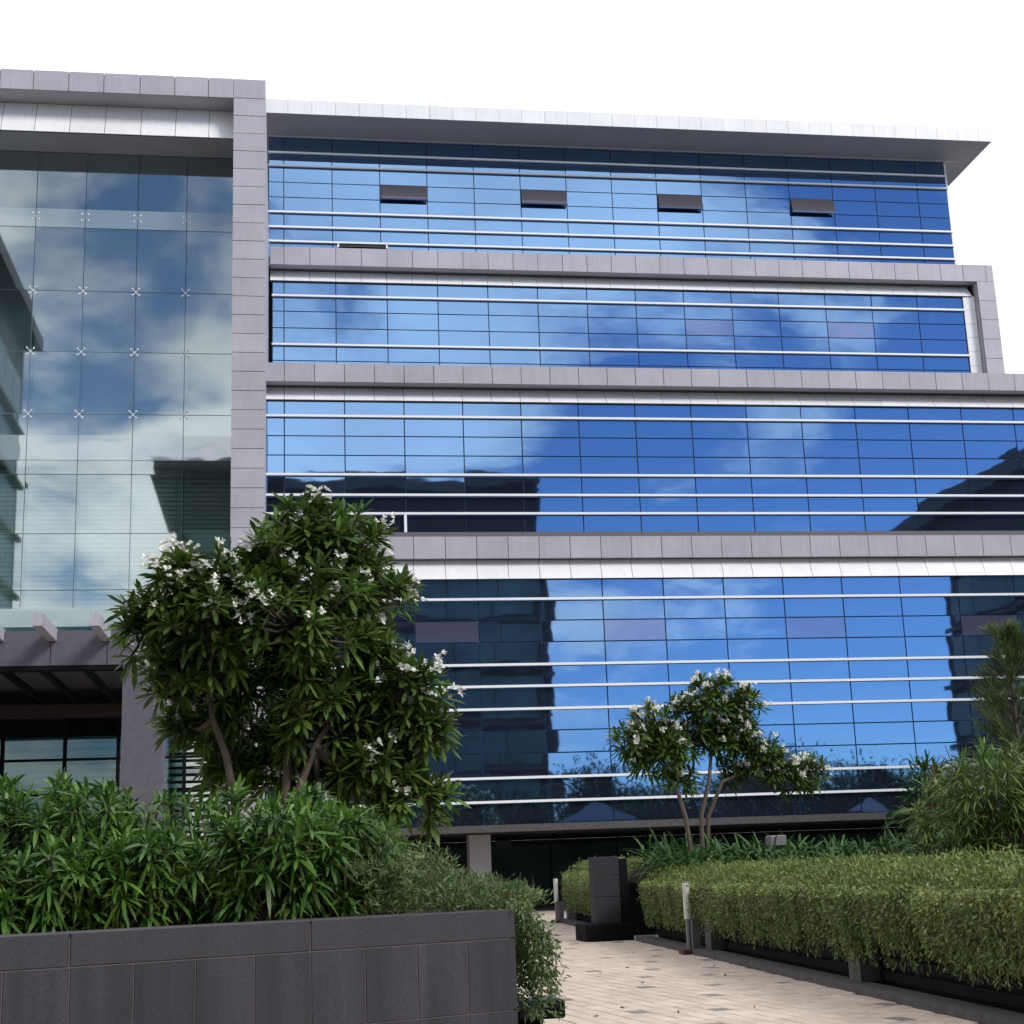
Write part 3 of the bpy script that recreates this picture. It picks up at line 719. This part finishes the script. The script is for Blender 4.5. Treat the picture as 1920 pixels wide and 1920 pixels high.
# ------------------------------------------------------------------ right planters with trailing hedges
def kpt(y, off): return np.array([kx(y)+off, y])
def planter(y0, y1, name, label, hl, hedge_label, nleaf, piers, ztop=1.35, zbot=.56, group='hedges'):
    P = thing(name, (kx(y0)+.4, y0, 0), label, 'planter', 'black slatted planters along the path')
    def prism(nm, o0, o1, z0, z1, m, ya=y0, yb=y1):
        a0, a1, b0, b1 = kpt(ya, o0), kpt(ya, o1), kpt(yb, o0), kpt(yb, o1)
        V = [(*a0, z0), (*a1, z0), (*b1, z0), (*b0, z0), (*a0, z1), (*a1, z1), (*b1, z1), (*b0, z1)]
        return meshobj(nm, V, [(0, 3, 2, 1), (4, 5, 6, 7), (0, 1, 5, 4), (1, 2, 6, 5), (2, 3, 7, 6), (3, 0, 4, 7)], m, P, (kx(y0)+.4, y0, 0))
    prism('kerb', .0, .30, 0, .13, M['kerb'])
    prism('planter_wall', .48, 2.4, 0, 1.15, M['black'])
    for k in range(5): prism('slat', .42, .475, .15+k*.15, .15+k*.15+.11, M['black'])
    for (yp, m) in piers: prism('pier', .18, .44, .131, .68, m, yp, yp+.42)
    H = thing('trailing_hedge', (kx(y0)+.6, y0, .6), hedge_label, 'hedge', 'trailing hedges along the path')
    n = nleaf; ys = rng.uniform(y0, y1, n); t = rng.random(n)
    # keep more leaves near the camera
    off = np.empty(n); z = np.empty(n); wav = .06*np.sin(ys*2.1)+.05*np.sin(ys*5.3+1)+.03*np.sin(ys*11.)
    top = t < .33; ft = ~top
    a = t[top]/.33; off[top] = 1.5-1.25*a; z[top] = ztop+.05+wav[top]*.7-.30*np.clip((a-.5)/.5, 0, 1)**2+rng.normal(0, .045, top.sum())
    b = ((t[ft]-.33)/.67); low = zbot+.10*np.sin(ys[ft]*1.7)+.07*np.sin(ys[ft]*4.1+2)+.05*rng.normal(size=ft.sum())
    off[ft] = .22-.06*np.sin(b*3.1)+wav[ft]*.8+rng.normal(0, .06, ft.sum())+.12*b; z[ft] = (ztop-.14)-(ztop-.14-low)*b+rng.normal(0, .02, ft.sum())
    st_ = np.sin(ys*9.1+1.3*np.sin(z*3+ys*.7))+.8*np.sin(ys*17.3+2+1.1*np.sin(z*2.1))+.7*np.sin(ys*4.3+1)
    keep = top | (st_ > -.25) | (rng.random(n) < .35)
    off = off+np.where(ft, -.05*st_*.5, 0)
    x = K0[0]+(K1[0]-K0[0])*(ys-K0[1])/(K1[1]-K0[1])+off
    ys, z, x, top, ft = ys[keep], z[keep], x[keep], top[keep], ft[keep]; n = len(ys)
    Pp = np.stack([x, ys, z], 1)
    D = rng.normal(0, .55, (n, 3)); D[top] += (-.2, -.2, .6); D[ft] += (-.45, -.1, -.55)
    dry = ft & (rng.random(n) < .10+.5*np.clip((.95-np.abs(z-.95)*3), 0, 1)*(.5+.5*np.sin(ys*3.7)*np.sin(ys*1.3+1)))
    sz = np.where(rng.random(n) < .5, .05, .075)
    A_ = bits(Pp[~dry], D[~dry], sz[~dry], .026); B_ = bits(Pp[dry], D[dry], sz[dry]*1.3, .014)
    V, Fc, idx = cat(A_, B_); meshobj('foliage', V, Fc, None, H, (kx(y0)+.6, y0, .6), mats=[M['leaf_h'], M['leaf_hd']], idx=idx)
    # stems inside the hedge: an uneven core
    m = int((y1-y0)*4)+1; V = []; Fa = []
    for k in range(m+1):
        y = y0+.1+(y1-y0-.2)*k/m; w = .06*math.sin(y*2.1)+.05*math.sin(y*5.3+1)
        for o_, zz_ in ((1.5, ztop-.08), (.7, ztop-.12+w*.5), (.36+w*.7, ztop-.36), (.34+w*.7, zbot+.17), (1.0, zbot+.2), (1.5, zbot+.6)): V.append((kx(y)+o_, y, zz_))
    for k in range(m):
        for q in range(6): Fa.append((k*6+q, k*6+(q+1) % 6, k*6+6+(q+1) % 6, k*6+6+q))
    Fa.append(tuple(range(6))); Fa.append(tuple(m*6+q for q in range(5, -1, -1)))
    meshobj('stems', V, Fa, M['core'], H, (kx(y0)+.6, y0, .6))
    # loose hanging runners
    Pq = []
    for k in range(int((y1-y0)*26)):
        y = random.uniform(y0, y1); l_ = random.uniform(.12, .95); zs_ = random.uniform(zbot+.15, ztop-.1); o0 = random.uniform(.06, .2); ln = random.uniform(-.06, .06)
        for q in range(int(10+l_*26)):
            t = q/(10+l_*26); zq = zs_-l_*t
            if zq < .36: break
            Pq.append((kx(y)+o0+.08*t+random.gauss(0, .012), y+ln*t+random.gauss(0, .014), zq))
    Pq = np.array(Pq); dq = rng.random(len(Pq)) < .12+.35*np.clip(np.sin(Pq[:, 1]*2.9)*np.sin(Pq[:, 1]*1.1+2), 0, 1)*(Pq[:, 2] < 1.1); Dq = rng.normal(0, .4, Pq.shape)+np.array([0, 0, -.8])
    V, Fc, idx = cat(bits(Pq[~dq], Dq[~dq], .055, .019), bits(Pq[dq], Dq[dq], .06, .014)); meshobj('runners', V, Fc, None, H, (kx(y0)+.6, y0, .6), mats=[M['leaf_h'], M['leaf_hd']], idx=idx)
planter(8.5, 30.9, 'path_planter', 'long black slatted planter under the trailing hedge at right', 22, 'long yellow-green trailing hedge hanging over the right-hand planter', 130000, [(17.3, M['kerb']), (24.9, M['kerb'])])
planter(34.0, 43.2, 'path_planter', 'short black planter beyond the dark granite pillar', 9, 'short rounded piece of trailing hedge beyond the dark granite pillar', 16000, [(42.3, M['postgrey'])], ztop=1.55, zbot=.5)
# granite pillar between them
p0 = onZ(1112, 1745, .12); PX = kx(31.5)
GP = thing('granite_pillar', (PX+.15, 31.6, 0), 'dark granite pillar on a black base between the two right hedges', 'pillar')
x0 = float(onY(1116, 1700, 31.4)[0]); x1 = float(onY(1164, 1700, 31.4)[0])
box('base', x0-.25, x1+.22, 31.25, 32.4, 0, .38, M['black'], GP, bev=.02)
zt_p = float(onY(1140, 1606, 31.4)[2])
for k, (a, b) in enumerate(((.38, .92), (.92, 1.36), (1.36, zt_p))): box('granite_block', x0, x1, 31.4, 31.9, a+.003, b-.003, M['granite_dk'], GP, bev=.008)
box('return_wall', x1+.004, x1+.2, 31.5, 32.2, .38, zt_p-.05, M['black'], GP)
# bollards
def bollard(px, py, ptop, label):
    b = onZ(px, py, 0.); t = onY(px, ptop, b[1]); h = t[2]
    B = thing('bollard', (b[0], b[1], 0), label, 'bollard', 'bollards beside the path')
    def cyl(nm, z0, z1, r, m, bevel=.01):
        V, Fa = tube([([(b[0], b[1], z0), (b[0], b[1], z0+bevel), (b[0], b[1], z1-bevel), (b[0], b[1], z1)], [r*.85, r, r, r*.85])], 14); return meshobj(nm, V, Fa, m, B, (b[0], b[1], z0), smooth=False)
    cyl('post', .06, h*.5, .045, M['postgrey']); s = cyl('sleeve', h*.5+.001, h, .062, M['sleeve']); cyl('cap', h+.001, h+.025, .055, M['postgrey'])
    box('base_plate', b[0]-.16, b[0]+.22, b[1]-.15, b[1]+.15, .037, .12, M['rust'], B, bev=.015)
    box('brace', b[0]+.07, b[0]+.21, b[1]+.02, b[1]+.12, .121, .62, M['postgrey'], B)
bollard(1045, 1733, 1648, 'far white-topped bollard by the short hedge near the dark entrance')
bollard(1294, 1793, 1655, 'near white-topped bollard in front of the long right hedge')

# ------------------------------------------------------------------ beds behind the right hedge
bed = meshobj('planting_bed', [(9.0, 12, 1.17), (30, 12, 1.17), (30, 46, 1.17), (10.2, 46, 1.17), (9.0, 12, 0), (30, 12, 0), (30, 46, 0), (10.2, 46, 0)], [(0, 1, 2, 3), (0, 4, 5, 1), (1, 5, 6, 2), (2, 6, 7, 3), (3, 7, 4, 0)], M['soil']); tag(bed, None, None, kind='structure')
random.seed(21)
LILY = 'strap-leaved lily clump in the dark green row behind the right hedge'
for i in range(84):
    px = 1158+i*7.3+random.uniform(-6, 6); Y = random.uniform(27, 35)
    c = onY(px, 1600, Y); zb_ = 1.17
    ytop = np.interp(px, [1150, 1200, 1330, 1500, 1700], [1560, 1532, 1545, 1552, 1540])+random.uniform(-4, 22)
    zt_ = float(onY(px, ytop, Y)[2]); hgt = max(.35, zt_-zb_)
    if c[0] < kx(Y)+.8: continue
    L = thing('lily_clump', (c[0], Y, zb_), LILY, 'plant', 'lily clumps behind the right hedge')
    n = 70; a = rng.uniform(0, 6.28, n); el = rng.uniform(.35, 1.4, n)
    D = np.stack([np.cos(a)*np.cos(el), np.sin(a)*np.cos(el), np.sin(el)], 1); P = np.stack([c[0]+rng.normal(0, .14, n), Y+rng.normal(0, .14, n), np.full(n, zb_)+rng.uniform(0, hgt*.45, n)], 1)
    V, Fc = leaves(P, D, rng.uniform(.5, .95, n)*hgt*1.05, .06, rng.uniform(.3, 1.0, n), 'strap'); meshobj('foliage', V, Fc, M['leaf_l'], L, (c[0], Y, zb_))
gl = onY(1455, 1578, 29.)
GL = thing('garden_lamp', (gl[0], 29., 1.17), 'small grey box garden lamp among the lilies behind the right hedge', 'lamp')
box('post', gl[0]-.05, gl[0]+.05, 28.95, 29.05, 1.17, gl[2]-.1, M['postgrey'], GL); box('head', gl[0]-.17, gl[0]+.17, 28.85, 29.15, gl[2]-.09, gl[2]+.12, M['postgrey'], GL, bev=.02)
# spiky bushes at the right edge
def spiky(label, px, ybase, ytop, Y, wpx, n, L, W, m, up=.6, seed=1, name='spiky_bush', group=None, cat_='bush'):
    random.seed(seed); c = onY(px, ybase, Y); zb_ = 1.17; zt_ = float(onY(px, ytop, Y)[2]); w = wpx/F*Y; H = zt_-zb_
    T = thing(name, (c[0], Y, zb_), label, cat_, group); tips, axes, paths = [], [], []
    for k in range(n):
        d = np.array([random.gauss(0, 1), random.gauss(0, 1), random.gauss(0, 1)]); d /= np.linalg.norm(d); r = random.random()**.35
        tp = np.array([c[0]+d[0]*w*r, Y+d[1]*w*r*.7, zb_+H*.5+d[2]*r*H*.42]); tips.append(tp); axes.append((d[0]*.6, d[1]*.6-.1, up+max(0, d[2])*.4))
        if k % 3 == 0: paths.append(([(c[0]+d[0]*.1, Y, zb_-.03), (c[0]+d[0]*w*r*.5, Y+d[1]*w*r*.3, zb_+H*.3), tp], [.02, .015, .008]))
    V, Fa = tube(paths, 4); meshobj('stems', V, Fa, M['bark2'], T, (c[0], Y, zb_))
    V, Fc = rosettes(tips, axes, 15, L, W, .35, 'strap', spread=(10, 80)); meshobj('foliage', V, Fc, m, T, (c[0], Y, zb_))
spiky('bright spiky bush at the right edge above the long hedge', 1885, 1600, 1375, 19.5, 122, 230, .30, .024, M['leaf_y'], seed=31)
spiky('lower green spiky bush left of the bright bush above the right hedge', 1770, 1600, 1455, 22., 70, 90, .30, .026, M['leaf_y'], seed=32)
spiky('dark leafy bush under the bright spiky bush behind the right hedge', 1850, 1615, 1540, 20.5, 130, 120, .24, .03, M['leaf_l'], seed=33)
spiky('bronze leafy bush behind the bright spiky bush at right', 1790, 1560, 1395, 25., 42, 45, .36, .03, M['leaf_b'], seed=34)
spiky('small dark green bush left of the bronze bush by the glass', 1750, 1600, 1385, 28., 40, 55, .42, .035, M['leaf_l'], seed=35)
# arching palm
random.seed(41)
pp = onY(1735, 1580, 27.)
PT = thing('small_palm', (pp[0], 27., 1.17), 'small palm with arching grey-green fronds at the left of the right bushes', 'palm')
paths = []; P, D, LL = [], [], []
z0 = float(onY(1735, 1540, 27.)[2]); c0 = np.array([pp[0], 27., z0])
for k in range(11):
    a = random.uniform(0, 6.28) if k > 3 else math.pi+random.uniform(-.5, .5); l_ = random.uniform(.9, 1.2); e = random.uniform(.6, 1.1)
    d = np.array([math.cos(a)*math.cos(e), math.sin(a)*math.cos(e), math.sin(e)])
    pts = [c0+d*l_*t+np.array([0, 0, -.75*l_*t*t]) for t in np.linspace(0, 1, 10)]; paths.append((pts, list(np.linspace(.02, .006, 10))))
    for q in range(2, 28):
        t = q/28; b = c0+d*l_*t+np.array([0, 0, -.75*l_*t*t]); side = np.cross(d, [0, 0, 1]); side /= np.linalg.norm(side)
        for s_ in (-1, 1): P.append(b); D.append(side*s_*.7+d*.5+np.array([0, 0, -.35])); LL.append(.36*math.sin(math.pi*min(1, t*.9+.1))+.08)
V, Fa = tube(paths+[([(pp[0], 27., 1.15), c0], [.07, .06])], 5); meshobj('stem', V, Fa, M['bark2'], PT, (pp[0], 27., 1.17))
V, Fc = leaves(np.array(P), np.array(D), np.array(LL), .025, .3); meshobj('fronds', V, Fc, M['leaf_l'], PT, (pp[0], 27., 1.17))
# feathery tree at right
random.seed(51)
Y = 22.; tb = onY(1925, 1600, Y)
FT = thing('feathery_tree', (tb[0], Y, 1.17), 'tall feathery needle-leaved tree cut by the right picture edge', 'tree')
paths = [([(tb[0], Y, 1.15), (tb[0]+.05, Y, 3.0), (tb[0]+.1, Y, 5.1)], [.08, .05, .015])]; P, D = [], []
for k in range(130):
    h = random.uniform(.05, 1); zz_ = 2.0+h*3.3; a = random.random()*6.28; l_ = (1.15*(1-h)**.7+.18)*random.uniform(.6, 1.)
    d = np.array([math.cos(a)*.75, math.sin(a)*.75, .75]); b = np.array([tb[0]+.05, Y, zz_-.35])
    pts = [b+d*l_*t+np.array([0, 0, -.18*l_*t*t]) for t in np.linspace(0, 1, 6)]; paths.append((pts, list(np.linspace(.014, .004, 6))))
    for q in range(75):
        t = random.uniform(.2, 1); P.append(b+d*l_*t+np.array([0, 0, -.18*l_*t*t])); D.append(d+np.array([random.gauss(0, .5), random.gauss(0, .5), random.gauss(.15, .45)]))
V, Fa = tube(paths, 4); meshobj('trunk', V, Fa, M['bark2'], FT, (tb[0], Y, 1.17))
V, Fc = bits(np.array(P), np.array(D), rng.uniform(.12, .28, len(P)), .012); meshobj('crown', V, Fc, M['leaf_c'], FT, (tb[0], Y, 1.17))

# ------------------------------------------------------------------ what the mirror glass shows: buildings, trees and parasols behind the camera
def opposite(name, label, x0, x1, y0, y1, H, floor, face, eave=2.2, eave_r=None):
    B = thing(name, ((x0+x1)/2, (y0+y1)/2, 0), label, 'building', 'office blocks mirrored in the glass')
    box('wall', x0, x1, y0, y1, 0, H-1.2, M['opp_wall'], B)
    box('roof', x0-eave, x1+(eave if eave_r is None else eave_r), y0-eave, y1+eave, H-1.19, H, M['opp_slab'], B)
    z = .6
    while z+floor < H-1.2:
        a, b = z+.6, z+floor-.55
        nseg = 8
        for k in range(nseg):
            if face == 'y':
                w = (x1-x0-2)/nseg; box('window', x0+1+k*w+.06, x0+1+(k+1)*w-.06, y1-.01, y1+.06, a, b, M['opp_glass'], B)
            elif face == 'x-':
                w = (y1-y0-2)/nseg; box('window', x0-.06, x0+.01, y0+1+k*w+.06, y0+1+(k+1)*w-.06, a, b, M['opp_glass'], B)
            else:
                w = (y1-y0-2)/nseg; box('window', x1-.01, x1+.06, y0+1+k*w+.06, y0+1+(k+1)*w-.06, a, b, M['opp_glass'], B)
        if face == 'y': box('ledge', x0-.1, x1+.1, y1+.07, y1+.5, z-.15, z+.15, M['opp_slab'], B)
        elif face == 'x-': box('ledge', x0-.5, x0-.07, y0-.1, y1+.1, z-.15, z+.15, M['opp_slab'], B)
        else: box('ledge', x1+.07, x1+.5, y0-.1, y1+.1, z-.15, z+.15, M['opp_slab'], B)
        z += floor
opposite('opposite_block', 'dark office block reflected at the left in the blue glass', -9.5, 24.4, -50, -30, 38.6, 4.6, 'y', eave_r=.25)
opposite('side_block', 'dark office block reflected at the right edge of the blue glass', 49.8, 70, -2, 40, 27.5, 4.3, 'x-', eave=1.2)
opposite('far_block', 'dark tall block reflected at the left edge of the atrium glass', -44, -21, -16, 14, 46, 4.6, 'x+', eave=1.5)
def rtree(label, x, y, h, r, seed):
    random.seed(seed); T = thing('garden_tree', (x, y, 0), label, 'tree', 'trees mirrored in the glass')
    paths = [([(x, y, -.02), (x+.1, y, h*.35), (x, y, h*.6)], [.2, .15, .08])]; P, D = [], []
    for k in range(14):
        d = np.array([random.gauss(0, 1), random.gauss(0, 1), random.gauss(.3, .6)]); d /= np.linalg.norm(d); c = np.array([x, y, h*.62])+d*np.array([r, r, h*.36])*.7
        paths.append(([(x+.05, y, h*.4), (np.array([x, y, h*.5])+c)/2, c], [.08, .05, .02])); q = rng.normal(0, .32*r, (420, 3)); P.append(c+q); D.append(q+rng.normal(0, .4, q.shape))
    V, Fa = tube(paths, 5); meshobj('trunk', V, Fa, M['bark2'], T, (x, y, 0))
    V, Fc = bits(np.concatenate(P), np.concatenate(D), .42, .2); meshobj('crown', V, Fc, M['leaf_d'], T, (x, y, 0))
for i, (x, y, h, r) in enumerate(((25, -18, 9, 3.0), (30, -24, 7, 3.0), (42, -30, 9.5, 3.5), (47, -34, 11, 4.0), (52, -30, 9, 3.5), (12, -14, 6.5, 2.4), (36, -40, 8, 3.5), (18, -16, 6.5, 2.8), (33, -15, 7, 3), (39, -18, 7.5, 3), (45, -15, 7, 3), (51, -19, 8, 3.2), (57, -15, 7.5, 3), (5, -15, 5.5, 2.4), (-3, -17, 6, 2.4), (28, -12, 5, 2.5))):
    rtree('leafy garden tree reflected low in the blue glass', x, y, h, r, 60+i)
H = thing('boundary_hedge', (28, -12.5, 0), 'tall dark clipped hedge reflected along the bottom of the blue glass', 'hedge')
box('stems', -6, 44, -13.1, -11.9, 0, 4.9, M['core'], H)
n_ = 26000; P_ = np.stack([rng.uniform(-6.2, 44.2, n_), -12.5+rng.uniform(.55, .8, n_)*np.where(rng.random(n_) < .9, 1, -1), rng.uniform(0.05, 5.3, n_)], 1)
V, Fc = bits(P_, rng.normal(0, 1, P_.shape), .16, .08); meshobj('foliage', V, Fc, M['leaf_d'], H, (28, -12.5, 0))
def parasol(x, y, z0, z1, r, m, label):
    T = thing('parasol', (x, y, 0), label, 'parasol', 'parasols mirrored in the glass')
    V = [(x, y, z1)]+[(x+r*math.cos(q*math.pi/2+.78), y+r*math.sin(q*math.pi/2+.78), z0) for q in range(4)]+[(x+r*math.cos(q*math.pi/2+.78), y+r*math.sin(q*math.pi/2+.78), z0-.2) for q in range(4)]
    meshobj('canopy', V, [(0, 1, 2), (0, 2, 3), (0, 3, 4), (0, 4, 1)]+[(1+q, 5+q, 5+(q+1) % 4, 1+(q+1) % 4) for q in range(4)], m, T, (x, y, 0))
    V, Fa = tube([([(x, y, 0), (x, y, z1-.05)], [.06, .05])], 8); meshobj('pole', V, Fa, M['postgrey'], T, (x, y, 0))
q = onY(1120, 1520, 112.); parasol(q[0], -8., float(onY(1120, 1540, 112.)[2]), float(onY(1120, 1500, 112.)[2]), 3.6, M['parasol'], 'blue pyramid parasol reflected low in the glass above the entrance')
q = onY(1630, 1510, 112.); parasol(q[0], -8., float(onY(1630, 1522, 112.)[2]), float(onY(1630, 1492, 112.)[2]), 2.0, M['parasol2'], 'pale parasol reflected low in the glass at right')
